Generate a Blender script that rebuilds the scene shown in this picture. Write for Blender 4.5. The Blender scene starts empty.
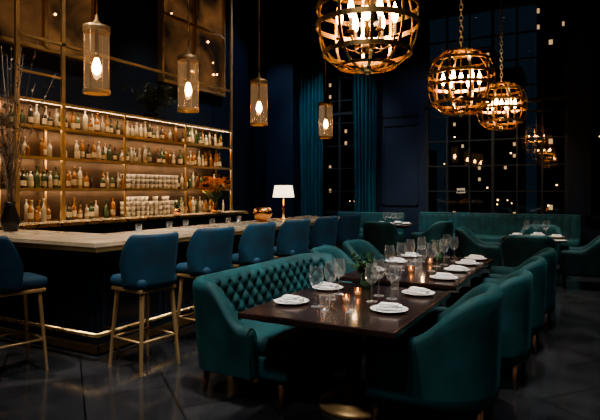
import bpy, bmesh, math, random
from mathutils import Vector, Matrix
random.seed(7)
pi=math.pi
S=bpy.context.scene
try: S.view_settings.look='AgX - Medium High Contrast'
except Exception: pass
# ---------------------------------------------------------------- materials
def newmat(n):
    m=bpy.data.materials.new(n); m.use_nodes=True
    nt=m.node_tree; b=nt.nodes.get('Principled BSDF'); return m,nt,b
def mat(n,col,rough=.5,metal=0,var=.25,scale=6,bump=0,sheen=0,coat=0,emit=None,es=0,spec=.5,rvar=0):
    m,nt,b=newmat(n)
    tc=nt.nodes.new('ShaderNodeTexCoord'); no=nt.nodes.new('ShaderNodeTexNoise')
    no.inputs['Scale'].default_value=scale; no.inputs['Detail'].default_value=5
    nt.links.new(tc.outputs['Object'],no.inputs['Vector'])
    cr=nt.nodes.new('ShaderNodeValToRGB')
    cr.color_ramp.elements[0].position=.3; cr.color_ramp.elements[1].position=.7
    cr.color_ramp.elements[0].color=(*[c*(1-var) for c in col],1)
    cr.color_ramp.elements[1].color=(*[min(1,c*(1+var)) for c in col],1)
    nt.links.new(no.outputs['Fac'],cr.inputs['Fac']); nt.links.new(cr.outputs['Color'],b.inputs['Base Color'])
    b.inputs['Roughness'].default_value=rough; b.inputs['Metallic'].default_value=metal
    b.inputs['Specular IOR Level'].default_value=spec
    if rvar:
        mr=nt.nodes.new('ShaderNodeMapRange'); mr.inputs['To Min'].default_value=rough-rvar; mr.inputs['To Max'].default_value=rough+rvar
        nt.links.new(no.outputs['Fac'],mr.inputs['Value']); nt.links.new(mr.outputs['Result'],b.inputs['Roughness'])
    if bump:
        n2=nt.nodes.new('ShaderNodeTexNoise'); n2.inputs['Scale'].default_value=scale*20
        nt.links.new(tc.outputs['Object'],n2.inputs['Vector'])
        bp=nt.nodes.new('ShaderNodeBump'); bp.inputs['Strength'].default_value=bump; bp.inputs['Distance'].default_value=.01
        nt.links.new(n2.outputs['Fac'],bp.inputs['Height']); nt.links.new(bp.outputs['Normal'],b.inputs['Normal'])
    if sheen:
        b.inputs['Sheen Weight'].default_value=sheen; b.inputs['Sheen Roughness'].default_value=.35
        b.inputs['Sheen Tint'].default_value=(min(1,col[0]*4+.03),min(1,col[1]*4+.05),min(1,col[2]*4+.05),1)
    if coat: b.inputs['Coat Weight'].default_value=coat; b.inputs['Coat Roughness'].default_value=.1
    if emit: b.inputs['Emission Color'].default_value=(*emit,1); b.inputs['Emission Strength'].default_value=es
    return m
def glassmat(n,tint=(1,1,1),base=.05,gain=.8,rough=.03,glow=None,gs=0,power=3,haze=0):
    m,nt,b=newmat(n); nt.nodes.remove(b); out=nt.nodes['Material Output']
    t=nt.nodes.new('ShaderNodeBsdfTransparent'); t.inputs['Color'].default_value=(*tint,1)
    g=nt.nodes.new('ShaderNodeBsdfGlossy'); g.inputs['Roughness'].default_value=rough
    lw=nt.nodes.new('ShaderNodeLayerWeight'); lw.inputs['Blend'].default_value=.5
    pw=nt.nodes.new('ShaderNodeMath'); pw.operation='POWER'; pw.inputs[1].default_value=power; nt.links.new(lw.outputs['Facing'],pw.inputs[0])
    ma=nt.nodes.new('ShaderNodeMath'); ma.operation='MULTIPLY_ADD'; ma.inputs[1].default_value=gain; ma.inputs[2].default_value=base; nt.links.new(pw.outputs[0],ma.inputs[0])
    mx=nt.nodes.new('ShaderNodeMixShader'); nt.links.new(ma.outputs[0],mx.inputs[0])
    nt.links.new(t.outputs[0],mx.inputs[1])
    if haze:
        d=nt.nodes.new('ShaderNodeBsdfDiffuse'); d.inputs['Color'].default_value=(.9,.9,.88,1)
        m2=nt.nodes.new('ShaderNodeMixShader'); m2.inputs[0].default_value=haze
        nt.links.new(g.outputs[0],m2.inputs[1]); nt.links.new(d.outputs[0],m2.inputs[2]); nt.links.new(m2.outputs[0],mx.inputs[2])
    else: nt.links.new(g.outputs[0],mx.inputs[2])
    last=mx
    if glow:
        e=nt.nodes.new('ShaderNodeEmission'); e.inputs['Color'].default_value=(*glow,1); e.inputs['Strength'].default_value=gs
        ad=nt.nodes.new('ShaderNodeAddShader'); nt.links.new(mx.outputs[0],ad.inputs[0]); nt.links.new(e.outputs[0],ad.inputs[1]); last=ad
    nt.links.new(last.outputs[0],out.inputs['Surface']); return m
def emis(n,col,s):
    return mat(n,col,.5,emit=col,es=s)

TEAL=mat('velvet_teal',(.0025,.048,.055),.75,var=.45,scale=4,bump=.12,sheen=.2)
BLUE=mat('velvet_blue',(.0035,.036,.070),.75,var=.35,scale=4,bump=.12,sheen=.2)
CURT=mat('curtain_teal',(.004,.070,.105),.8,var=.2,scale=3,bump=.1,sheen=.2)
GOLD=mat('brass',(.80,.54,.25),.28,1,var=.12,scale=8,rvar=.06)
BRONZE=mat('aged_brass',(.62,.42,.20),.32,1,var=.15,scale=8,rvar=.08)
LEGM=mat('satin_brass_leg',(.56,.37,.18),.42,.65,var=.15,scale=8)
DARKB=mat('dark_bronze',(.16,.10,.05),.5,.8,var=.15,scale=8)
WOOD=mat('dark_walnut',(.034,.019,.016),.22,var=.45,scale=3,coat=.4)
LEG=mat('leg_wood',(.13,.058,.026),.4,var=.3,scale=10)
NAVY=mat('navy_paint',(.008,.018,.042),.5,var=.15,scale=2,bump=.05)
NAVYD=mat('navy_panel',(.006,.011,.020),.3,var=.2,scale=2)
BLACK=mat('black_steel',(.012,.013,.015),.35,var=.2)
FRAME=mat('window_steel',(.020,.026,.032),.4,var=.2)
CEIL=mat('ceiling_black',(.008,.010,.014),.8,var=.2,scale=2)
MIRR=mat('smoked_mirror',(.10,.07,.05),.35,.6,var=.4,scale=2)
CERAM=mat('white_ceramic',(.75,.74,.72),.2,var=.03)
LINEN=mat('white_linen',(.78,.76,.74),.8,var=.05,scale=20,bump=.2)
GLASS=glassmat('clear_glass',(.95,.96,.96),.10,.9,.12,None,0,1.8,.35)
PGLASS=glassmat('pendant_glass',(.97,.93,.86),.04,.75,.02,(1,.58,.28),.09,2.5)
WGLASS=glassmat('window_glass',(.85,.92,.97),.10,.8,.02)
BULB=emis('bulb_glow',(1,.50,.17),42)
BULB_GLINT=emis('bulb_and_glint_glow',(1,.50,.18),10)  # lamp bulbs, and the painted reflection dots on the amber panels
FLAME=emis('candle_flame',(1,.35,.08),16)
VOTIVE=glassmat('votive_glass',(.97,.85,.7),.08,.6,.1,(1,.35,.1),.07)
LED=emis('led_strip',(1,.70,.43),24)
FILL_LENS=emis('fill_downlight_lens',(1,.75,.5),4)  # lens of the added fill spots
LEAF=mat('leaf_green',(.05,.13,.05),.6,var=.5,scale=9)
LEAFD=mat('leaf_dark',(.08,.10,.07),.7,var=.5,scale=9)
DRY=mat('dry_branch',(.26,.21,.17),.8,var=.4,scale=9)
ORNG=mat('orange_petals',(.90,.36,.06),.6,var=.4,scale=25)
COPP=mat('copper',(.85,.45,.20),.25,1,var=.15)
SHADE=mat('lamp_shade_linen',(.85,.78,.65),.8,emit=(1,.78,.52),es=2.6)
STEEL=mat('cutlery_steel',(.6,.58,.55),.25,1,var=.1)
AMB=[mat('amber_bottle',(.32,.15,.05),.12,var=.4,scale=3,coat=.5),
     mat('green_bottle',(.06,.12,.07),.12,var=.4,scale=3,coat=.5),
     mat('pale_bottle',(.55,.54,.48),.12,var=.3,scale=3,coat=.5),
     mat('dark_bottle',(.04,.035,.035),.12,var=.4,scale=3,coat=.5),
     mat('bottle_label',(.70,.65,.52),.6,var=.2,scale=10)]
FROST=mat('stacked_glass',(.66,.65,.62),.25,var=.15,scale=12)

def marble():
    m,nt,b=newmat('marble_top'); tc=nt.nodes.new('ShaderNodeTexCoord')
    n=nt.nodes.new('ShaderNodeTexNoise'); n.inputs['Scale'].default_value=1.6; n.inputs['Detail'].default_value=8; n.inputs['Distortion'].default_value=1.2
    nt.links.new(tc.outputs['Object'],n.inputs['Vector'])
    cr=nt.nodes.new('ShaderNodeValToRGB'); e=cr.color_ramp.elements
    e[0].position=.35;e[0].color=(.68,.56,.38,1);e[1].position=.62;e[1].color=(.76,.63,.45,1)
    x=cr.color_ramp.elements.new(.5);x.color=(.50,.40,.28,1)
    nt.links.new(n.outputs['Fac'],cr.inputs['Fac']);nt.links.new(cr.outputs['Color'],b.inputs['Base Color'])
    b.inputs['Roughness'].default_value=.17; b.inputs['Specular IOR Level'].default_value=.7; return m
MARB=marble()
def floormat():
    m,nt,b=newmat('slate_floor'); tc=nt.nodes.new('ShaderNodeTexCoord')
    mp=nt.nodes.new('ShaderNodeMapping'); mp.inputs['Rotation'].default_value=(0,0,math.radians(38))
    nt.links.new(tc.outputs['Object'],mp.inputs['Vector'])
    br=nt.nodes.new('ShaderNodeTexBrick'); br.inputs['Scale'].default_value=1
    br.inputs['Brick Width'].default_value=.9; br.inputs['Row Height'].default_value=.6
    br.inputs['Mortar Size'].default_value=.007; br.inputs['Mortar Smooth'].default_value=.3
    br.inputs['Color1'].default_value=(.025,.026,.030,1); br.inputs['Color2'].default_value=(.042,.042,.046,1); br.inputs['Mortar'].default_value=(.006,.006,.007,1)
    nt.links.new(mp.outputs[0],br.inputs['Vector'])
    n=nt.nodes.new('ShaderNodeTexNoise'); n.inputs['Scale'].default_value=3.5; n.inputs['Detail'].default_value=8
    nt.links.new(tc.outputs['Object'],n.inputs['Vector'])
    mx=nt.nodes.new('ShaderNodeMix'); mx.data_type='RGBA'; mx.blend_type='MULTIPLY'; mx.inputs[0].default_value=.8
    nt.links.new(br.outputs['Color'],mx.inputs[6]); cr=nt.nodes.new('ShaderNodeValToRGB')
    cr.color_ramp.elements[0].position=.3;cr.color_ramp.elements[0].color=(.45,.45,.45,1);cr.color_ramp.elements[1].position=.7;cr.color_ramp.elements[1].color=(1.3,1.3,1.3,1)
    nt.links.new(n.outputs['Fac'],cr.inputs['Fac']); nt.links.new(cr.outputs['Color'],mx.inputs[7])
    nt.links.new(mx.outputs[2],b.inputs['Base Color'])
    mr=nt.nodes.new('ShaderNodeMapRange'); mr.inputs['To Min'].default_value=.04; mr.inputs['To Max'].default_value=.22
    nt.links.new(n.outputs['Fac'],mr.inputs['Value']); nt.links.new(mr.outputs['Result'],b.inputs['Roughness'])
    b.inputs['Specular IOR Level'].default_value=1.0
    bp=nt.nodes.new('ShaderNodeBump'); bp.inputs['Strength'].default_value=.4; bp.inputs['Distance'].default_value=.01; bp.invert=True
    nt.links.new(br.outputs['Fac'],bp.inputs['Height']); nt.links.new(bp.outputs['Normal'],b.inputs['Normal'])
    return m
FLOOR=floormat()
def ambermat():
    m,nt,b=newmat('painted_glow_amber_glass'); tc=nt.nodes.new('ShaderNodeTexCoord')  # warm reflections painted into the glass as noise emission
    n=nt.nodes.new('ShaderNodeTexNoise'); n.inputs['Scale'].default_value=1.5; n.inputs['Detail'].default_value=4; n.inputs['Distortion'].default_value=.6
    nt.links.new(tc.outputs['Object'],n.inputs['Vector'])
    cr=nt.nodes.new('ShaderNodeValToRGB'); e=cr.color_ramp.elements
    e[0].position=.38;e[0].color=(.016,.010,.007,1);e[1].position=.72;e[1].color=(.26,.115,.04,1)
    nt.links.new(n.outputs['Fac'],cr.inputs['Fac']); nt.links.new(cr.outputs['Color'],b.inputs['Emission Color'])
    b.inputs['Emission Strength'].default_value=.65
    b.inputs['Base Color'].default_value=(.05,.03,.018,1); b.inputs['Roughness'].default_value=.08; b.inputs['Metallic'].default_value=.5
    return m
AMBER=ambermat()
def citymat():
    m,nt,b=newmat('city_facade'); tc=nt.nodes.new('ShaderNodeTexCoord')
    sc=nt.nodes.new('ShaderNodeVectorMath'); sc.operation='MULTIPLY'; sc.inputs[1].default_value=(1.1,1.1,.8)
    nt.links.new(tc.outputs['Object'],sc.inputs[0])
    fl=nt.nodes.new('ShaderNodeVectorMath'); fl.operation='FLOOR'; nt.links.new(sc.outputs[0],fl.inputs[0])
    wn=nt.nodes.new('ShaderNodeTexWhiteNoise'); nt.links.new(fl.outputs[0],wn.inputs['Vector'])
    gt=nt.nodes.new('ShaderNodeMath'); gt.operation='GREATER_THAN'; gt.inputs[1].default_value=.84; nt.links.new(wn.outputs['Value'],gt.inputs[0])
    fr=nt.nodes.new('ShaderNodeVectorMath'); fr.operation='FRACTION'; nt.links.new(sc.outputs[0],fr.inputs[0])
    sp=nt.nodes.new('ShaderNodeSeparateXYZ'); nt.links.new(fr.outputs[0],sp.inputs[0])
    a=nt.nodes.new('ShaderNodeMath');a.operation='LESS_THAN';a.inputs[1].default_value=.3;nt.links.new(sp.outputs['X'],a.inputs[0])
    c=nt.nodes.new('ShaderNodeMath');c.operation='LESS_THAN';c.inputs[1].default_value=.3;nt.links.new(sp.outputs['Z'],c.inputs[0])
    m1=nt.nodes.new('ShaderNodeMath');m1.operation='MULTIPLY';nt.links.new(a.outputs[0],m1.inputs[0]);nt.links.new(c.outputs[0],m1.inputs[1])
    m2=nt.nodes.new('ShaderNodeMath');m2.operation='MULTIPLY';nt.links.new(m1.outputs[0],m2.inputs[0]);nt.links.new(gt.outputs[0],m2.inputs[1])
    m3=nt.nodes.new('ShaderNodeMath');m3.operation='MULTIPLY';m3.inputs[1].default_value=1.0;nt.links.new(m2.outputs[0],m3.inputs[0])
    b.inputs['Base Color'].default_value=(.01,.012,.018,1); b.inputs['Emission Color'].default_value=(1,.55,.25,1)
    nt.links.new(m3.outputs[0],b.inputs['Emission Strength']); return m
CITY=citymat()

# ---------------------------------------------------------------- mesh builder
class MB:
    def __init__(s): s.v=[];s.f=[];s.mi=[];s.sm=[];s.mats=[];s.X=Matrix.Identity(4)
    def mid(s,m):
        if m not in s.mats: s.mats.append(m)
        return s.mats.index(m)
    def add(s,vs,fs,m,smooth=True):
        o=len(s.v); i=s.mid(m)
        for p in vs: s.v.append(tuple(s.X@Vector(p)))
        for f in fs: s.f.append([a+o for a in f]); s.mi.append(i); s.sm.append(smooth)
    def box(s,c,sz,m,bev=0,seg=2,smooth=False,rot=None):
        bm=bmesh.new(); bmesh.ops.create_cube(bm,size=1)
        for v in bm.verts: v.co=Vector((v.co.x*sz[0],v.co.y*sz[1],v.co.z*sz[2]))
        if bev: bmesh.ops.bevel(bm,geom=bm.edges[:],offset=bev,segments=seg,profile=.5,affect='EDGES')
        R=rot.to_4x4() if rot else Matrix.Identity(4)
        bm.verts.index_update()
        vs=[(R@v.co)+Vector(c) for v in bm.verts]; fs=[[v.index for v in f.verts] for f in bm.faces]
        bm.free(); s.add(vs,fs,m,smooth)
    def bx(s,x0,x1,y0,y1,z0,z1,m,bev=0,**k):
        s.box(((x0+x1)/2,(y0+y1)/2,(z0+z1)/2),(abs(x1-x0),abs(y1-y0),abs(z1-z0)),m,bev,**k)
    def lathe(s,prof,c,m,seg=20,smooth=True):
        vs=[];fs=[]
        for r,z in prof:
            for i in range(seg):
                a=2*pi*i/seg; vs.append((c[0]+r*math.cos(a),c[1]+r*math.sin(a),c[2]+z))
        for j in range(len(prof)-1):
            for i in range(seg):
                k=(i+1)%seg; fs.append([j*seg+i,j*seg+k,(j+1)*seg+k,(j+1)*seg+i])
        s.add(vs,fs,m,smooth)
    def tube(s,pts,r,m,seg=8,cap=True,sq=False):
        pts=[Vector(p) for p in pts]; n=len(pts); rr=r if isinstance(r,(list,tuple)) else [r]*n
        vs=[];fs=[]; up=Vector((0,0,1))
        for i,p in enumerate(pts):
            t=(pts[min(i+1,n-1)]-pts[max(i-1,0)]).normalized()
            u=up if abs(t.dot(up))<.95 else Vector((1,0,0))
            a=t.cross(u).normalized(); b=a.cross(t).normalized()
            for k in range(seg):
                an=2*pi*(k+.5)/seg; q=p+(a*math.cos(an)+b*math.sin(an))*rr[i]; vs.append(q)
        for i in range(n-1):
            for k in range(seg):
                l=(k+1)%seg; fs.append([i*seg+k,i*seg+l,(i+1)*seg+l,(i+1)*seg+k])
        if cap: fs.append(list(range(seg))[::-1]); fs.append([(n-1)*seg+k for k in range(seg)])
        s.add(vs,fs,m,seg>4)
    def band(s,c,R,w,t,m,rot=None,seg=40,pf=None):
        """flat hoop; pf(a)->radius lets the hoop follow a squared-off profile"""
        R4=rot.to_4x4() if rot else Matrix.Identity(4); vs=[];fs=[]; n=seg
        for i in range(n):
            a=2*pi*i/seg; q=pf(a) if pf else R
            for (rr,z) in ((q,-w/2),(q,w/2),(q-t,w/2),(q-t,-w/2)):
                vs.append((R4@Vector((rr*math.cos(a),rr*math.sin(a),z)))+Vector(c))
        for i in range(seg):
            j=(i+1)%n
            for k in range(4):
                l=(k+1)%4; fs.append([i*4+k,i*4+l,j*4+l,j*4+k])
        s.add(vs,fs,m,False)
    def torus(s,c,R,r,m,rot=None,seg=28,rs=8,sx=1):
        R4=rot.to_4x4() if rot else Matrix.Identity(4); vs=[];fs=[]
        for i in range(seg):
            a=2*pi*i/seg
            for k in range(rs):
                b=2*pi*k/rs; q=R+r*math.cos(b)
                vs.append((R4@Vector((q*math.cos(a)*sx,q*math.sin(a),r*math.sin(b))))+Vector(c))
        for i in range(seg):
            for k in range(rs):
                j=(i+1)%seg;l=(k+1)%rs; fs.append([i*rs+k,j*rs+k,j*rs+l,i*rs+l])
        s.add(vs,fs,m)
    def ball(s,c,r,m,seg=12,sz=1):
        n=max(4,seg//2); s.lathe([(max(1e-4,r*math.sin(pi*i/n)),-r*sz*math.cos(pi*i/n)) for i in range(n+1)],c,m,seg)
    def obj(s,name,loc=(0,0,0),rot=0):
        me=bpy.data.meshes.new(name); me.from_pydata(s.v,[],s.f)
        for m in s.mats: me.materials.append(m)
        me.polygons.foreach_set('material_index',s.mi); me.polygons.foreach_set('use_smooth',s.sm)
        me.update()
        bm=bmesh.new(); bm.from_mesh(me); bmesh.ops.recalc_face_normals(bm,faces=bm.faces[:]); bm.to_mesh(me); bm.free()
        return inst(me,name,loc,rot)
def inst(me,name,loc=(0,0,0),rot=0,scale=1):
    o=bpy.data.objects.new(name,me); o.location=loc; o.rotation_euler=(0,0,rot); o.scale=(scale,)*3
    S.collection.objects.link(o); return o
def simple(name,x0,x1,y0,y1,z0,z1,m,bev=0):
    b=MB(); cx,cy,cz=(x0+x1)/2,(y0+y1)/2,(z0+z1)/2
    b.box((0,0,0),(x1-x0,y1-y0,z1-z0),m,bev); return b.obj(name,(cx,cy,cz))

# ---------------------------------------------------------------- upholstered shell
def upath(hw,xf,xb,r,step=.03):
    P=[]
    def seg(a,b,n):
        d=math.hypot(b[0]-a[0],b[1]-a[1]); k=max(1,int(d/step))
        for i in range(k): 
            t=i/k; P.append((a[0]+(b[0]-a[0])*t,a[1]+(b[1]-a[1])*t,n[0],n[1]))
    def arc(cx,cy,a0,a1):
        k=max(6,int(abs(a1-a0)*r/step))
        for i in range(k):
            a=a0+(a1-a0)*i/k; P.append((cx+r*math.cos(a),cy+r*math.sin(a),math.cos(a),math.sin(a)))
    seg((xf,hw),(xb+r,hw),(0,1)); arc(xb+r,hw-r,pi/2,pi)
    seg((xb,hw-r),(xb,-hw+r),(-1,0)); arc(xb+r,-hw+r,pi,1.5*pi)
    seg((xb+r,-hw),(xf,-hw),(0,-1)); P.append((xf,-hw,0,-1))
    e=[.004,.012,.022]
    a=P[0]; P=[a]+[(a[0]-q,a[1],a[2],a[3]) for q in e]+P[1:-1]+[(a[0]-q,-a[1],0,-1) for q in e[::-1]]+[P[-1]]
    return P
def shell(mb,P,zf,z0,th,m,flare=0,tuft=None,nz=8,puff=.0):
    n=len(P); s=[0]
    for i in range(1,n): s.append(s[-1]+math.hypot(P[i][0]-P[i-1][0],P[i][1]-P[i-1][1]))
    T=s[-1]; vs=[];fs=[]; r=th/2; K=0
    for i,(x,y,nx,ny) in enumerate(P):
        e=min(s[i],T-s[i]); k=1 if e>=r else max(.12,math.sqrt(max(0,1-(1-e/r)**2)))
        zt=zf(x,y)-(1-k)*r; tr=r*k; sec=[]
        for j in range(nz+1): sec.append((tr,z0+(zt-tr-z0)*j/nz))
        for j in range(1,6):
            a=pi*j/6; sec.append((tr*math.cos(a),zt-tr+tr*math.sin(a)))
        for j in range(nz+1):
            z=zt-tr+(z0-zt+tr)*j/nz; d=0
            if tuft:
                amp,cw,ch=tuft; u=(s[i]-T/2)/cw; v=(z-z0)/ch
                w=min(1,e/.08)
                d=amp*w*(abs(math.sin(pi*(u+v)/1))*abs(math.sin(pi*(u-v)/1)))**.45
            d+=puff*math.sin(pi*(z-z0)/(zt-z0))*min(1,e/.1)
            sec.append((-tr-d,z))
        K=len(sec)
        for off,z in sec:
            f=flare*(z-z0)/max(.01,(zt-z0)); vs.append((x+nx*(off+f),y+ny*(off+f),z))
    for i in range(n-1):
        for k in range(K):
            l=(k+1)%K; fs.append([i*K+k,i*K+l,(i+1)*K+l,(i+1)*K+k])
    fs.append(list(range(K))); fs.append([(n-1)*K+k for k in range(K)][::-1])
    mb.add(vs,fs,m)
def sm(t): t=max(0,min(1,t)); return t*t*(3-2*t)

def make_chair():
    b=MB(); P=upath(.30,.38,-.30,.22,.03)
    zf=lambda x,y: .585+.265*sm((.12-x)/.40)
    shell(b,P,zf,.20,.09,TEAL,flare=.02,puff=.02)
    b.box((.04,0,.26),(.60,.52,.14),TEAL,.03,3,True)
    b.box((.05,0,.395),(.62,.51,.15),TEAL,.055,5,True)
    for sx,sy in((.32,.26),(.32,-.26),(-.26,.23),(-.26,-.23)):
        b.tube([(sx,sy,.22),(sx*1.06,sy*1.04,0)],[.026,.014],LEG,10)
    return b
ch=make_chair(); o=ch.obj('dining_chair',(-.86,3.52,0),pi+.05); CH=o.data; o.scale=(1.04,)*3
for x,y,r in((-.76,4.55,pi-.02),(-.72,5.55,pi+.03),(-.68,6.50,pi),(-2.42,5.55,.04),(-2.42,6.45,-.03),
             (-1.70,9.60,.1),(-.02,9.45,pi),(-.80,8.72,pi/2+.1),(-.8,10.75,-pi/2),
             (-5.0,11.7,0),(-2.95,11.6,pi-.3),(-3.9,10.9,pi/2)):
    inst(CH,'dining_chair',(x,y,0),r)

def make_stool():
    b=MB(); P=upath(.20,.02,-.20,.17,.02)
    zf=lambda x,y: .86+.28*sm((-.0-x)/.16+.35)
    shell(b,P,zf,.69,.055,BLUE,flare=.04,puff=.01,nz=8)
    b.box((.02,0,.735),(.44,.40,.10),BLUE,.045,5,True)
    b.box((.02,0,.672),(.40,.38,.035),LEGM,.01,2)
    top=[(.17,.155),(.17,-.155),(-.15,.155),(-.15,-.155)]
    for sx,sy in top:
        b.tube([(sx,sy,.68),(sx*1.28,sy*1.28,0)],[.021,.013],LEGM,4)
    z=.26; k=1+.28*(1-z/.68); c=[(a*k,d*k,z) for a,d in top]
    for i,j in((0,1),(0,2),(1,3),(2,3)): b.tube([c[i],c[j]],.010,LEGM,6)
    return b
st=make_stool(); o=st.obj('bar_stool',(-3.34,3.42,0),pi-.12); ST=o.data
for i,y in enumerate((4.22,5.02,5.86,6.70,7.55)):
    inst(ST,'bar_stool',(-3.32,y,0),pi+(-.1,.05,-.06,.03,-.05)[i])
inst(ST,'bar_stool',(-4.22,2.78,0),pi/2-.25)

def make_sofa():
    b=MB(); P=upath(.93,.20,-.33,.17,.0155)
    zf=lambda x,y:.56+.29*sm((.12-x)/.30)
    shell(b,P,zf,.20,.11,TEAL,flare=.05,tuft=(.042,.14,.14),nz=42)
    b.bx(-.30,.42,-.90,.90,.18,.34,TEAL,.03,seg=3,smooth=True)
    b.bx(-.28,.46,-.885,.885,.33,.46,TEAL,.05,seg=5,smooth=True)
    for sx in(.34,-.30):
        for sy in(.84,0,-.84): b.tube([(sx,sy,.2),(sx*1.04,sy*1.02,0)],[.028,.016],LEG,10)
    return b
make_sofa().obj('tufted_sofa',(-2.22,4.06,0))

b=MB()
L=3.55; vs=[];fs=[];nx=200;nz=24
for i in range(nx+1):
    u=-L/2+L*i/nx
    for j in range(nz+1):
        z=.42+.53*j/nz; d=.03*abs(math.sin(pi*u/.16))**.5*min(1,(nz-j)/3)
        vs.append((u,.05-d+.06*j/nz,z))
for i in range(nx):
    for j in range(nz): a=i*(nz+1)+j; fs.append([a,a+1,a+nz+2,a+nz+1])
b.add(vs,fs,TEAL)
b.bx(-L/2,L/2,.09,.24,.10,.96,TEAL,.03,smooth=True,seg=3)
b.bx(-L/2,L/2,-.5,.1,.30,.46,TEAL,.05,smooth=True,seg=4); b.bx(-L/2+.02,L/2-.02,-.44,.2,0,.31,NAVYD)
b.obj('banquette_sofa',(-1.95,13.05,0))
b=MB()
b.bx(-.9,.9,.09,.24,.10,.93,TEAL,.03,smooth=True,seg=3); b.bx(-.9,.9,-.5,.1,.30,.46,TEAL,.05,smooth=True,seg=4)
b.bx(-.88,.88,-.44,.2,0,.31,NAVYD)
b.obj('banquette_sofa',(-4.95,12.85,0))

# ---------------------------------------------------------------- tables
def make_table(w,l,ped=1):
    b=MB(); b.bx(-w/2,w/2,-l/2,l/2,.685,.725,WOOD,.008,seg=3)
    b.bx(-w/2+.1,w/2-.1,-l/2+.1,l/2-.1,.655,.685,WOOD)
    ys=[0] if ped==1 else [-l/4,l/4]
    for y in ys:
        b.lathe([(.04,.66),(.12,.655),(.055,.62),(.045,.56),(.06,.40),(.05,.25),(.044,.16),(.07,.13)],(0,y,0),WOOD,20)
        b.lathe([(.0,.165),(.07,.16),(.075,.12),(.13,.10),(.135,.07),(.19,.055),(.20,.035),(.245,.024),(.25,.0),(0,0)],(0,y,0),LEGM,32)
    return b
make_table(1.04,1.34).obj('dining_table',(-1.45,3.49,0))
make_table(1.04,1.95,2).obj('dining_table',(-1.47,5.40,0))
t=make_table(.95,.95).obj('dining_table',(-.78,9.7,0)); inst(t.data,'dining_table',(-3.95,11.85,0))
TZ=.725
b=MB(); b.lathe([(0,.004),(.07,.004),(.075,0),(.085,.004),(.12,.016),(.123,.019),(.118,.019),(.085,.010),(.0,.009)],(0,0,0),CERAM,32)
plate_b=b
b=MB(); 
b.box((0,0,.009),(.16,.08,.016),LINEN,.006,3,True); b.box((.006,.004,.024),(.15,.07,.015),LINEN,.006,3,True,Matrix.Rotation(.08,3,'Z'))
b.box((.0,.0,.036),(.12,.055,.010),LINEN,.004,3,True,Matrix.Rotation(-.1,3,'Z')); nap_b=b
b=MB(); b.lathe([(.0,.0),(.038,.001),(.036,.004),(.008,.010),(.0045,.02),(.004,.11),(.009,.125),(.032,.14),(.047,.175),(.048,.20),(.038,.265)],(0,0,0),GLASS,24); b.lathe([(.0385,.263),(.0388,.2665),(.0375,.2665)],(0,0,0),GLASS,24); wg_b=b
b=MB(); b.lathe([(0,0.004),(.030,0),(.034,.10)],(0,0,0),GLASS,18); b.lathe([(.0345,.098),(.0345,.101),(.0335,.101)],(0,0,0),GLASS,18); tg_b=b
b=MB(); b.lathe([(0,0),(.022,0),(.028,.02),(.027,.058),(.025,.058),(.025,.02),(.0,.01)],(0,0,0),VOTIVE,18)
b.lathe([(0,.01),(.019,.01),(.019,.03),(0,.032)],(0,0,0),LINEN,14)
b.lathe([(.0005,.032),(.006,.04),(.005,.047),(.0005,.060)],(0,0,0),FLAME,10); cd_b=b
b=MB()
b.box((0,.0,.003),(.012,.09,.003),STEEL,.001); 
b.box((0,-.045,.003),(.02,.04,.003),STEEL,.001)
for k in(-.007,-.0023,.0023,.007): b.box((k,-.085,.003),(.0022,.045,.002),STEEL)
b.box((.03,.035,.003),(.013,.09,.005),STEEL,.002); b.box((.03,-.055,.003),(.016,.10,.002),STEEL,.0008)
cut_b=b
first={}
def put(mb,name,x,y,z=TZ,r=0):
    if name in first: return inst(first[name],name,(x,y,z),r)
    o=mb.obj(name,(x,y,z),r); first[name]=o.data; return o
def setting(x,y,side,z=TZ,cut=True):
    put(plate_b,'dinner_plate',x,y,z); put(nap_b,'folded_napkin',x,y,z+.010,random.uniform(-.3,.5))
    if cut: put(cut_b,'cutlery_set',x+side*.0,y+.17,z,side*pi/2)
for x,y,s in((-1.80,3.22,1),(-1.80,3.80,1),(-1.13,3.30,-1),(-1.12,3.93,-1)): setting(x,y,s)
for x,y,s in((-1.82,4.85,1),(-1.82,5.55,1),(-1.82,6.1,1),(-1.12,4.72,-1),(-1.12,5.25,-1),(-1.12,5.75,-1),(-1.12,6.2,-1)): setting(x,y,s)
for x,y in((-1.60,3.20),(-1.61,3.45),(-1.33,3.52),(-1.36,3.74),(-1.64,3.66),(-1.24,3.68)): put(wg_b,'wine_glass',x,y)
for x,y in((-1.62,4.75),(-1.35,4.85),(-1.6,5.03),(-1.33,5.12),(-1.36,5.45),(-1.62,5.4),(-1.33,5.62),(-1.6,5.75),(-1.3,5.95),(-1.45,6.25)): put(wg_b,'wine_glass',x,y)
for x,y in((-1.50,3.12),(-1.34,3.16),(-1.34,4.05),(-1.5,4.62),(-1.5,5.25)): put(tg_b,'water_glass',x,y)
for x,y in((-1.47,3.40),(-1.50,3.68),(-1.48,4.95),(-1.47,5.60)):
    put(cd_b,'votive_candle',x,y)
for cx,cy in((-.78,9.7),(-3.95,11.85)):
    for dx,dy in((-.3,0),(.3,0),(0,-.3),(0,.3)): 
        put(plate_b,'dinner_plate',cx+dx,cy+dy); put(nap_b,'folded_napkin',cx+dx,cy+dy,TZ+.010)
    for dx,dy in((-.15,.15),(.15,.15),(-.15,-.15),(.15,-.18),(0,0)): put(wg_b,'wine_glass',cx+dx,cy+dy)
def light(kind,name,loc,e,col,size=.03,rot=None,spot=None,blend=.6):
    l=bpy.data.lights.new(name,kind); l.energy=e; l.color=col
    if kind in('POINT','SPOT'): l.shadow_soft_size=size
    if kind=='SPOT': l.spot_size=math.radians(spot); l.spot_blend=blend
    o=bpy.data.objects.new(name,l); o.location=loc
    if rot is not None: o.rotation_euler=rot
    S.collection.objects.link(o); return o
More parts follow.
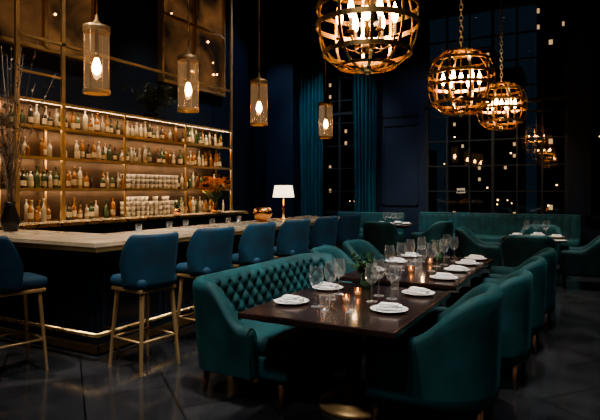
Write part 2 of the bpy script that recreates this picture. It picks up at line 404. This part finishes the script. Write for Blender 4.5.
for y in(3.54,5.3): light('POINT','candle_light',(-1.47,y,TZ+.12),.6,(1,.58,.28),.01)

def leaf(b,p,d,l,w,m):
    d=Vector(d).normalized(); u=d.cross(Vector((0,0,1)));
    if u.length<.05: u=Vector((1,0,0))
    u.normalize(); n=u.cross(d); p=Vector(p)
    vs=[p,p+d*l*.35+u*w/2+n*w*.15,p+d*l*.7+u*w*.38+n*w*.1,p+d*l-n*w*.2,p+d*l*.7-u*w*.38+n*w*.1,p+d*l*.35-u*w/2+n*w*.15,p+d*l*.5]
    b.add(vs,[[0,1,6],[1,2,6],[2,3,6],[3,4,6],[4,5,6],[5,0,6]],m)
def plant(name,loc,vase,stems,h,spread,m,ll=.05,lw=.02,flower=None,vm=None,per=9,stem_m=None,fr=.02,sr=.004,half=False):
    b=MB(); b.lathe(vase,(0,0,0),vm or BLACK,20); vh=max(z for r,z in vase)
    for i in range(stems):
        a=random.uniform(0,2*pi); sp=random.uniform(.1,1)*spread; hh=h*random.uniform(.6,1)
        ex=math.cos(a)*sp; ey=math.sin(a)*sp*1.0
        if half: ex=abs(ex)*.7-.05
        pts=[(ex*t**1.5,ey*t**1.5,vh*.6+(hh-vh*.6)*t) for t in(0,.25,.5,.75,1)]
        b.tube(pts,[sr,sr*.85,sr*.7,sr*.5,sr*.3],stem_m or m,5)
        for k in range(per):
            t=random.uniform(.3,1); q=min(3,int(t*4)); f=t*4-q
            p=Vector(pts[q]).lerp(Vector(pts[q+1]),f)
            leaf(b,p,(random.uniform(-.6,1),random.uniform(-1,1),random.uniform(-.3,1)),ll*random.uniform(.6,1.2),lw,m)
        if flower:
            p=Vector(pts[-1])
            for k in range(8):
                an=k*pi/4; leaf(b,p,(math.cos(an),math.sin(an),.5),fr*1.6,fr,flower)
            b.ball(p,fr*.45,flower,8)
    return b.obj(name,loc)
plant('table_greenery',(-1.56,4.00,TZ),[(0,0),(.035,0),(.05,.04),(.035,.09),(.03,.09)],30,.27,.16,LEAF,.05,.026,vm=AMB[1])
plant('table_greenery',(-1.46,5.92,TZ),[(0,0),(.035,0),(.05,.04),(.035,.09),(.03,.09)],18,.22,.09,LEAF,.045,.02,vm=AMB[1])

# ---------------------------------------------------------------- bar
b=MB()
def pr(poly,z0,z1,m):
    n=len(poly); vs=[(x,y,z0) for x,y in poly]+[(x,y,z1) for x,y in poly]
    b.add(vs,[list(range(n))[::-1],[n+i for i in range(n)]]+[[i,(i+1)%n,n+(i+1)%n,n+i] for i in range(n)],m,False)
XE=-5.85
pr([(-3.65,3.16),(-3.65,8.45),(-4.42,8.45),(-4.42,3.92),(XE,3.92),(XE,3.16)],1.015,1.05,MARB)
pr([(-3.66,3.17),(-3.66,8.44),(-4.41,8.44),(-4.41,3.91),(XE,3.91),(XE,3.17)],.975,1.015,LEGM)
pr([(-3.93,3.42),(-3.93,8.4),(-4.36,8.4),(-4.36,3.86),(XE,3.86),(XE,3.42)],.0,.975,NAVYD)
y=3.47
while y<8.3:
    y2=min(y+.80,8.38)
    for a,c,d,e in((y,y2-.04,.20,.23),(y,y2-.04,.86,.89)): b.bx(-3.93,-3.912,a,c,d,e,NAVY)
    b.bx(-3.93,-3.912,y,y+.03,.23,.86,NAVY); b.bx(-3.93,-3.912,y2-.07,y2-.04,.23,.86,NAVY)
    y+=.82
x=-3.98
while x>-5.5:
    b.bx(x-.78,x,3.402,3.42,.20,.23,NAVY); b.bx(x-.78,x,3.402,3.42,.86,.89,NAVY)
    b.bx(x-.03,x,3.402,3.42,.23,.86,NAVY); b.bx(x-.78,x-.75,3.402,3.42,.23,.86,NAVY); x-=.82
b.bx(-3.93,-3.905,3.40,8.4,.02,.09,BRONZE); b.bx(XE,-3.905,3.395,3.42,.02,.09,BRONZE)
b.bx(-3.93,-3.915,3.42,8.4,.93,.955,BRONZE); b.bx(XE,-3.915,3.405,3.42,.93,.955,BRONZE)
z=.24
b.tube([(-3.75,3.26,z),(-3.75,8.35,z)],.020,GOLD,12); b.tube([(XE,3.26,z),(-3.75,3.26,z)],.020,GOLD,12)
for yy in(3.5,4.7,5.9,7.1,8.3):
    b.tube([(-3.75,yy,.24),(-3.93,yy,.24)],.013,GOLD,8); b.tube([(-3.75,yy,.24),(-3.75,yy,0)],.012,GOLD,8)
b.obj('bar_counter')

WX=-6.82   # wall face
b=MB(); b.bx(-6.80,-6.04,2.6,9.0,0,1.03,NAVYD); b.bx(-6.80,-6.0,2.58,9.02,1.03,1.075,GOLD,.004); b.bx(-6.80,-6.01,2.59,9.01,1.075,1.085,MARB)
y=2.7
while y<8.8:
    b.bx(-6.04,-6.025,y,y+.72,.12,.95,NAVY,.005); b.bx(-6.025,-6.0,y+.62,y+.64,.45,.65,GOLD); y+=.78
b.obj('back_bar_cabinet')
BZ=1.085
b=MB(); X0,X1=-6.62,-6.22
for y in(4.2,4.86,8.72):
    b.bx(X1-.035,X1,y-.026,y+.026,BZ,6.3,LEGM); b.bx(X0,X0+.03,y-.015,y+.015,BZ,2.7,BRONZE)
for y in(5.95,7.35): b.bx(X1-.02,X1,y-.016,y+.016,BZ,2.66,LEGM)
shelf_z=[1.52,1.93,2.33]
for z in shelf_z+[2.665]:
    b.bx(X0,X1,4.2,8.72,z-.012,z,BRONZE); b.bx(X1-.008,X1,4.2,8.72,z-.036,z+.004,LEGM)
    b.bx(X1-.05,X1-.03,4.25,8.68,z-.03,z-.014,LED)
b.bx(X1-.035,X1,4.2,8.72,3.43,3.47,LEGM)
b.bx(X1-.03,X1,4.2,4.86,2.98,3.01,LEGM)
b.bx(-6.72,-6.69,4.2,8.72,BZ,2.66,MIRR)
b.obj('back_bar_shelving')
def bottle(b,x,y,z,k):
    m=AMB[k]; r=random.uniform(.024,.040); h=random.uniform(.19,.31); t=random.choice((0,1,2))
    sh=(.62,.70,.55)[t]; nr=.011
    b.lathe([(0,0),(r,.0),(r,h*sh),(r*.8,h*(sh+.06)),(nr,h*(sh+.14)),(nr,h*.93),(nr*1.3,h*.93),(nr*1.3,h),(0,h)],(x,y,z),m,10)
    if random.random()<.6: b.lathe([(r+.001,h*.15),(r+.001,h*.42)],(x,y,z),AMB[4],10)
b=MB()
for li,z in enumerate([BZ]+shelf_z):
    y=4.27
    while y<8.65:
        if min(abs(y-4.86),abs(y-5.95),abs(y-7.35))<.05: y+=.06; continue
        if li in(0,1) and 6.05<y<7.25: y=7.3; continue
        if random.random()<.88: bottle(b,-6.37+random.uniform(-.02,.02),y,z,random.choice((0,0,1,1,2,2,3)))
        if random.random()<.7: bottle(b,-6.50,y+.03,z,random.choice((0,1,2,2,3)))
        y+=random.uniform(.08,.12)+(.10 if random.random()<.10 else 0)
b.obj('liquor_bottle_collection')
b=MB()
for z in(BZ,1.52):
    y=6.12
    while y<7.25:
        for xx in(-6.34,-6.46):
            for k in range(random.choice((3,4)) if z<1.2 else 3):
                b.lathe([(0,0),(.03,0),(.044,.075),(.041,.075),(.028,.006),(0,.006)],(xx,y,z+k*.078),FROST,12)
        y+=.10
b.obj('stacked_glassware_collection')
plant('trailing_plant',(-6.42,6.7,2.667),[(0,0),(.12,0),(.14,.1),(.13,.1)],50,.62,.66,LEAFD,.12,.045,vm=BLACK,per=8,half=True)
plant('dried_branch_arrangement',(-5.55,3.66,1.05),[(0,0),(.07,0),(.10,.12),(.05,.28),(.06,.32),(.05,.32)],26,2.05,.50,DRY,.065,.022,vm=BLACK,per=13,sr=.006)
plant('flower_vase_arrangement',(-6.10,8.0,BZ),[(0,0),(.05,0),(.075,.07),(.04,.16),(.05,.18),(.04,.18)],60,.64,.28,LEAF,.05,.02,flower=ORNG,vm=COPP,per=2,fr=.045)
plant('herb_pot',(-6.12,7.0,BZ),[(0,0),(.05,0),(.065,.1),(.06,.1)],20,.26,.10,LEAF,.05,.025,vm=COPP,per=6)
b=MB(); b.lathe([(0,0),(.055,0),(.06,.01),(.11,.05),(.145,.11),(.13,.17),(.10,.20),(.095,.195),(.12,.165),(.135,.11),(.1,.05),(.0,.02)],(0,0,0),COPP,28); b.obj('copper_bowl',(-4.12,6.52,1.05))
b=MB(); b.lathe([(0,0),(.085,0),(.085,.015),(.02,.03),(.014,.12),(.03,.16),(.012,.2),(.008,.32),(0,.32)],(0,0,0),GOLD,20)
b.lathe([(.165,.34),(.135,.52),(.132,.52),(.162,.34)],(0,0,0),SHADE,32); b.ball((0,0,.40),.03,BULB_GLINT)
for k in range(3): b.tube([(0,0,.33),(.15*math.cos(k*2.09),.15*math.sin(k*2.09),.38)],.002,GOLD,4)
b.obj('table_lamp',(-4.12,7.12,1.05)); light('POINT','lamp_light',(-4.12,7.12,1.45),16,(1,.72,.42),.03)
b=MB()
for i in range(9):
    xx=-4.3+random.uniform(-.03,.1); yy=4.3+i*.36+random.uniform(-.1,.1)
    if abs(yy-6.52)<.25 or abs(yy-7.12)<.2: continue
    b.lathe([(0,.006),(.03,0),(.034,.09)],(xx,yy,1.05),GLASS,14)
b.obj('tumbler_glass_collection')

# ---------------------------------------------------------------- pendants
CH_Z=6.5
b=MB()
b.lathe([(.116,0),(.116,.60)],(0,0,0),PGLASS,40)
b.lathe([(.122,.60),(.122,.625),(.06,.64),(.02,.68),(.008,.74),(0,.74)],(0,0,0),LEGM,28)
b.lathe([(.0,.60),(.122,.60)],(0,0,0),DARKB,28)
b.band((0,0,.014),.123,.034,.010,LEGM,seg=32); b.band((0,0,.585),.123,.03,.010,LEGM,seg=32)
for k in range(4): b.tube([(.12*math.cos(k*pi/2+.4),.12*math.sin(k*pi/2+.4),0),(.12*math.cos(k*pi/2+.4),.12*math.sin(k*pi/2+.4),.6)],.0035,LEGM,5)
b.lathe([(.0,.60),(.018,.60),(.018,.38),(.022,.38),(.022,.33),(0,.33)],(0,0,0),DARKB,14)
b.lathe([(.012,.34),(.028,.30),(.042,.245),(.038,.205),(.014,.175),(.0005,.17)],(0,0,0),BULB,16)
b.tube([(0,0,.72),(0,0,CH_Z-2.40)],.006,LEGM,6); b.lathe([(.0,CH_Z-2.40),(.06,CH_Z-2.40),(.055,CH_Z-2.43),(0,CH_Z-2.44)],(0,0,0),GOLD,20)
pm=None
for y in(3.52,4.82,6.32,8.47):
    if pm is None: pm=b.obj('pendant_light',(-4.05,y,2.40)).data
    else: inst(pm,'pendant_light',(-4.05,y,2.40))
    light('POINT','pendant_bulb_light',(-4.05,y,2.40+.25),75,(1,.66,.36),.03)

# ---------------------------------------------------------------- cage chandeliers
def globe(zc,sc):
    b=MB(); R=.37; ex=2.6
    prof=lambda a: R/((abs(math.cos(a))**ex+abs(math.sin(a))**ex)**(1/ex))
    rad=lambda z:(max(0,R**ex-abs(z)**ex))**(1/ex)
    for k in range(5):
        rot=Matrix.Rotation(k*pi/5+.15,3,'Z')@Matrix.Rotation(pi/2,3,'X'); b.band((0,0,0),R,.024,.008,GOLD,rot,72,prof)
    for z,w in((.085,.036),(-.04,.036),(-.24,.032),(.24,.032)):
        b.band((0,0,z),rad(z)+.007,w,.010,GOLD,None,64)
    for z in(.335,-.335): b.band((0,0,z),rad(z)+.004,.022,.010,GOLD,None,48)
    for z in(R,-R): b.ball((0,0,z),.03,GOLD,14); 
    b.lathe([(0,-.04),(.06,-.02),(.07,0),(.06,.015),(0,.02)],(0,0,-R+.02),GOLD,20)
    b.tube([(0,0,-.22),(0,0,R+.05)],.010,DARKB,8); b.ball((0,0,-.2),.045,DARKB,14)
    for k in range(6):
        a=k*pi/3+.3; c,s_=math.cos(a),math.sin(a); rr=.20
        b.tube([(0,0,-.18),(c*rr*.5,s_*rr*.5,-.22),(c*rr*.9,s_*rr*.9,-.19),(c*rr,s_*rr,-.13)],.007,DARKB,6)
        b.lathe([(0,-.13),(.03,-.125),(.028,-.115),(.013,-.115),(.013,-.03),(0,-.03)],(c*rr,s_*rr,0),DARKB,12)
        b.lathe([(.009,-.03),(.022,.005),(.026,.035),(.018,.075),(.006,.11),(.001,.125)],(c*rr,s_*rr,0),BULB,14)
    b.lathe([(.01,-.06),(.024,-.03),(.026,0),(.014,.04),(.008,.05)],(0,0,.06),BULB,12)
    top=(CH_Z-zc)/sc
    n=int((top-R-.10)/.062)
    for i in range(n+1):
        z=R+.055+i*.062
        b.torus((0,0,z),.020,.005,LEGM,Matrix.Rotation((i%2)*pi/2,3,'Z')@Matrix.Rotation(pi/2,3,'Y'),12,5,1.9)
    b.lathe([(0,0),(.08,0),(.07,-.03),(.02,-.05),(0,-.05)],(0,0,top),GOLD,20)
    return b
for x,y,z,sc in((-1.40,3.61,2.71,.98),(-1.40,6.80,2.83,1.08),(-1.38,10.1,2.98,1.14)):
    o=globe(z,sc).obj('globe_chandelier',(x,y,z)); o.scale=(sc,)*3
    light('POINT','chandelier_bulb_light',(x,y,z+.06),130,(1,.72,.46),.03)

# ---------------------------------------------------------------- room shell
YB=13.5
simple('floor',-9.2,3.6,-3.2,14.0,-.1,0,FLOOR)
simple('ceiling',-9.2,3.6,-3.2,14.0,CH_Z,CH_Z+.1,CEIL)
simple('wall_left',-7.0,WX,-3.2,10.2,0,CH_Z,NAVY)
simple('wall_left_return',-8.8,-7.0,10.0,10.2,0,CH_Z,NAVY)
simple('wall_left_alcove',-9.0,-8.8,10.0,13.9,0,CH_Z,NAVY)
simple('wall_right',3.4,3.6,-3.2,13.9,0,CH_Z,NAVY)
simple('wall_front',-6.8,3.4,-3.2,-3.0,0,CH_Z,NAVY)
b=MB(); W=[(-7.15,-4.95),(-3.67,-.42),(-.05,2.6)]; zb,zt=.85,5.9
xs=[-8.8]+[q for w in W for q in w]+[3.4]
for i in range(0,len(xs),2): b.bx(xs[i],xs[i+1],YB,YB+.3,0,CH_Z,NAVY)
for a,c in W: b.bx(a,c,YB,YB+.3,0,zb,NAVY); b.bx(a,c,YB,YB+.3,zt,CH_Z,NAVY)
b.obj('wall_back')
simple('wall_pier',-8.1,-7.22,13.0,YB,0,CH_Z,NAVY)
simple('baseboard_back',-7.2,3.4,YB-.02,YB,0,.16,NAVYD)
simple('baseboard_left',WX,WX+.02,9.1,10.2,0,.16,NAVYD)
b=MB()
for x0,x1 in((-4.80,-3.85),):
    for z0,z1 in((1.1,3.2),(3.4,5.8)):
        b.bx(x0,x1,YB-.025,YB,z0,z0+.04,NAVY);b.bx(x0,x1,YB-.025,YB,z1-.04,z1,NAVY);b.bx(x0,x0+.04,YB-.025,YB,z0,z1,NAVY);b.bx(x1-.04,x1,YB-.025,YB,z0,z1,NAVY)
b.obj('trim_1')
for wi,(a,c) in enumerate(W):
    b=MB(); y0,y1=YB+.02,YB+.10
    for x in(a,c-.08): b.bx(x,x+.08,y0-.03,y1+.03,zb,zt,FRAME)
    for z in(zb,zt-.08,3.55): b.bx(a,c,y0-.03,y1+.03,z,z+.08,FRAME)
    n=max(3,round((c-a)/.54)); 
    for i in range(1,n): x=a+(c-a)*i/n; w=.035 if i*2==n else .020; b.bx(x-w,x+w,y0,y1,zb,zt,FRAME)
    z=zb+.62
    while z<zt-.2: b.bx(a,c,y0+.01,y1-.01,z-.018,z+.018,FRAME); z+=.62
    b.bx(a,c,YB+.055,YB+.062,zb,zt,WGLASS)
    b.bx(a-.05,c+.05,YB-.08,YB,zb-.05,zb,NAVYD)
    b.obj('window_%d'%(wi+1))
def curtain(x0,x1,y):
    b=MB(); n=120; vs=[];fs=[]; zs=[.02,.6,1.5,2.6,3.8,5.0,6.0,6.42]
    for i in range(n+1):
        t=i/n
        for z in zs:
            ph=t*2*pi*6.5
            pinch=1-.10*math.exp(-((z-1.6)/1.2)**2)
            cx=(x0+x1)/2; x=cx+(x0-cx+(x1-x0)*t)*pinch
            vs.append((x,y+.055*math.sin(ph+.15*math.sin(z*1.3))+.015*math.sin(ph*2.3+z),z))
    k=len(zs)
    for i in range(n):
        for j in range(k-1): fs.append([i*k+j,i*k+j+1,(i+1)*k+j+1,(i+1)*k+j])
    b.add(vs,fs,CURT); b.tube([(x0-.1,y,6.44),(x1+.1,y,6.44)],.02,BRONZE,8)
    b.obj('curtain')
curtain(-7.17,-6.42,13.28); curtain(-5.55,-4.88,13.28)

def amber(y0,y1,mull):
    b=MB(); F=WX+.004; b.bx(F,F+.05,y0,y1,3.5,6.3,AMBER)
    for z in(3.45,4.65,6.28): b.bx(F,-6.70,y0-.03,y1+.03,z,z+.05,LEGM)
    for y in(y0,y1,*mull): b.bx(F,-6.70,y-.025,y+.02,3.47,6.3,LEGM)
    for k in range(7): b.ball((-6.75,random.uniform(y0+.1,y1-.1),random.uniform(3.7,5.4)),random.uniform(.012,.022),BULB_GLINT,8)  # emissive dots painted in for ceiling lights reflected in the glass
    b.obj('amber_glass_panel')
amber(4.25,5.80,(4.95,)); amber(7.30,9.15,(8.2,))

can=MB(); can.lathe([(.07,0),(.07,-.02),(.055,-.02),(.05,.0),(0,0)],(0,0,0),BLACK,20); can.lathe([(0,-.002),(.04,-.002)],(0,0,0),FILL_LENS,16)
cm=None
def down(x,y,e,tgt,size=50,col=(1,.86,.70)):  # unseen ceiling spots added to fill in light on furniture and walls
    global cm
    if cm is None: cm=can.obj('fill_downlight',(x,y,CH_Z)).data
    else: inst(cm,'fill_downlight',(x,y,CH_Z))
    d=Vector(tgt)-Vector((x,y,CH_Z-.03)); r=d.to_track_quat('-Z','Y').to_euler()
    light('SPOT','fill_downlight_beam',(x,y,CH_Z-.03),e*K,col,.06,r,size,.7)
K=3.0
down(-.9,2.2,370,(-2.0,4.2,.5),46,(1,.93,.82)); down(.6,3.0,130,(-.5,4.6,.6),50,(.9,.95,1)); down(-.2,6.0,200,(-1.4,6.2,.6),55,(1,.93,.82))
down(-1.7,-1.6,190,(-2.0,3.2,.3),44,(1,.95,.88)); down(-.2,-1.8,80,(-.9,3.2,.3),44,(1,.95,.9))  # added fill from behind the camera for sofa, stools and near chair
for y in(3.0,4.8,6.8): down(-1.9,y-.6,160,(-3.3,y+.4,.7),46,(.92,.95,1))
down(-2.2,10.6,280,(-2.4,12.8,.6),60); down(-.6,8.4,460,(-.6,9.9,.6),58,(1,.95,.85)); down(-3.9,10.2,280,(-3.9,11.8,.6),50,(1,.95,.85))
down(-5.9,11.0,190,(-6.0,13.3,1.8),60,(.8,.92,1)); down(-7.6,11.2,90,(-7.6,13.0,2.4),60,(.6,.75,1))
for y in(4.0,5.4,7.0,8.4): down(-5.2,y,120,(-6.4,y,1.6),44,(1,.86,.68))
down(-4.6,8.0,260,(-6.13,8.0,1.5),20,(1,.9,.75))  # spot added to brighten the flower vase
down(-2.9,11.0,80,(-4.3,13.4,1.6),60,(.6,.75,1))  # wide cool fill added for the back wall
down(-5.0,1.6,300,(-4.9,3.5,.9),50,(1,.86,.70))
down(-5.0,9.0,80,(-6.8,9.6,2.5),60,(.6,.75,1))  # wide cool fill added for the left wall

# ---------------------------------------------------------------- outside
b=MB()
for i in range(14):
    x=-46+i*5.2+random.uniform(-1,1); w=random.uniform(3,4.8); y=random.uniform(42,62); h=random.uniform(6,20); b.bx(x,x+w,y,y+5,-3,h,CITY)
b.obj('city_building_block')
b=MB()
for k in range(46):
    x=random.uniform(-26,4); y=random.uniform(26,40); z=1.5+random.choice((random.uniform(-1.0,.3),random.uniform(-1,.3),random.uniform(-1,.3),random.uniform(0,4))); b.ball((x,y,z),random.uniform(.03,.06),BULB_GLINT,6)
    b.tube([(x,y,-3),(x,y,z-.03)],.02,BLACK,5)
b.obj('street_lamp_collection')
simple('ground_outside',-60,40,14.2,80,-3.2,-3.0,BLACK)

w=bpy.data.worlds.new('night'); S.world=w; w.use_nodes=True
bg=w.node_tree.nodes['Background']; bg.inputs[0].default_value=(.10,.20,.28,1); bg.inputs[1].default_value=.07

cam=bpy.data.cameras.new('camera'); co=bpy.data.objects.new('camera',cam); S.collection.objects.link(co)
co.location=(0,0,1.5); co.rotation_euler=(pi/2,0,math.radians(28.3)); cam.sensor_width=36; cam.lens=538/600*36; cam.shift_y=-20/600
S.camera=co
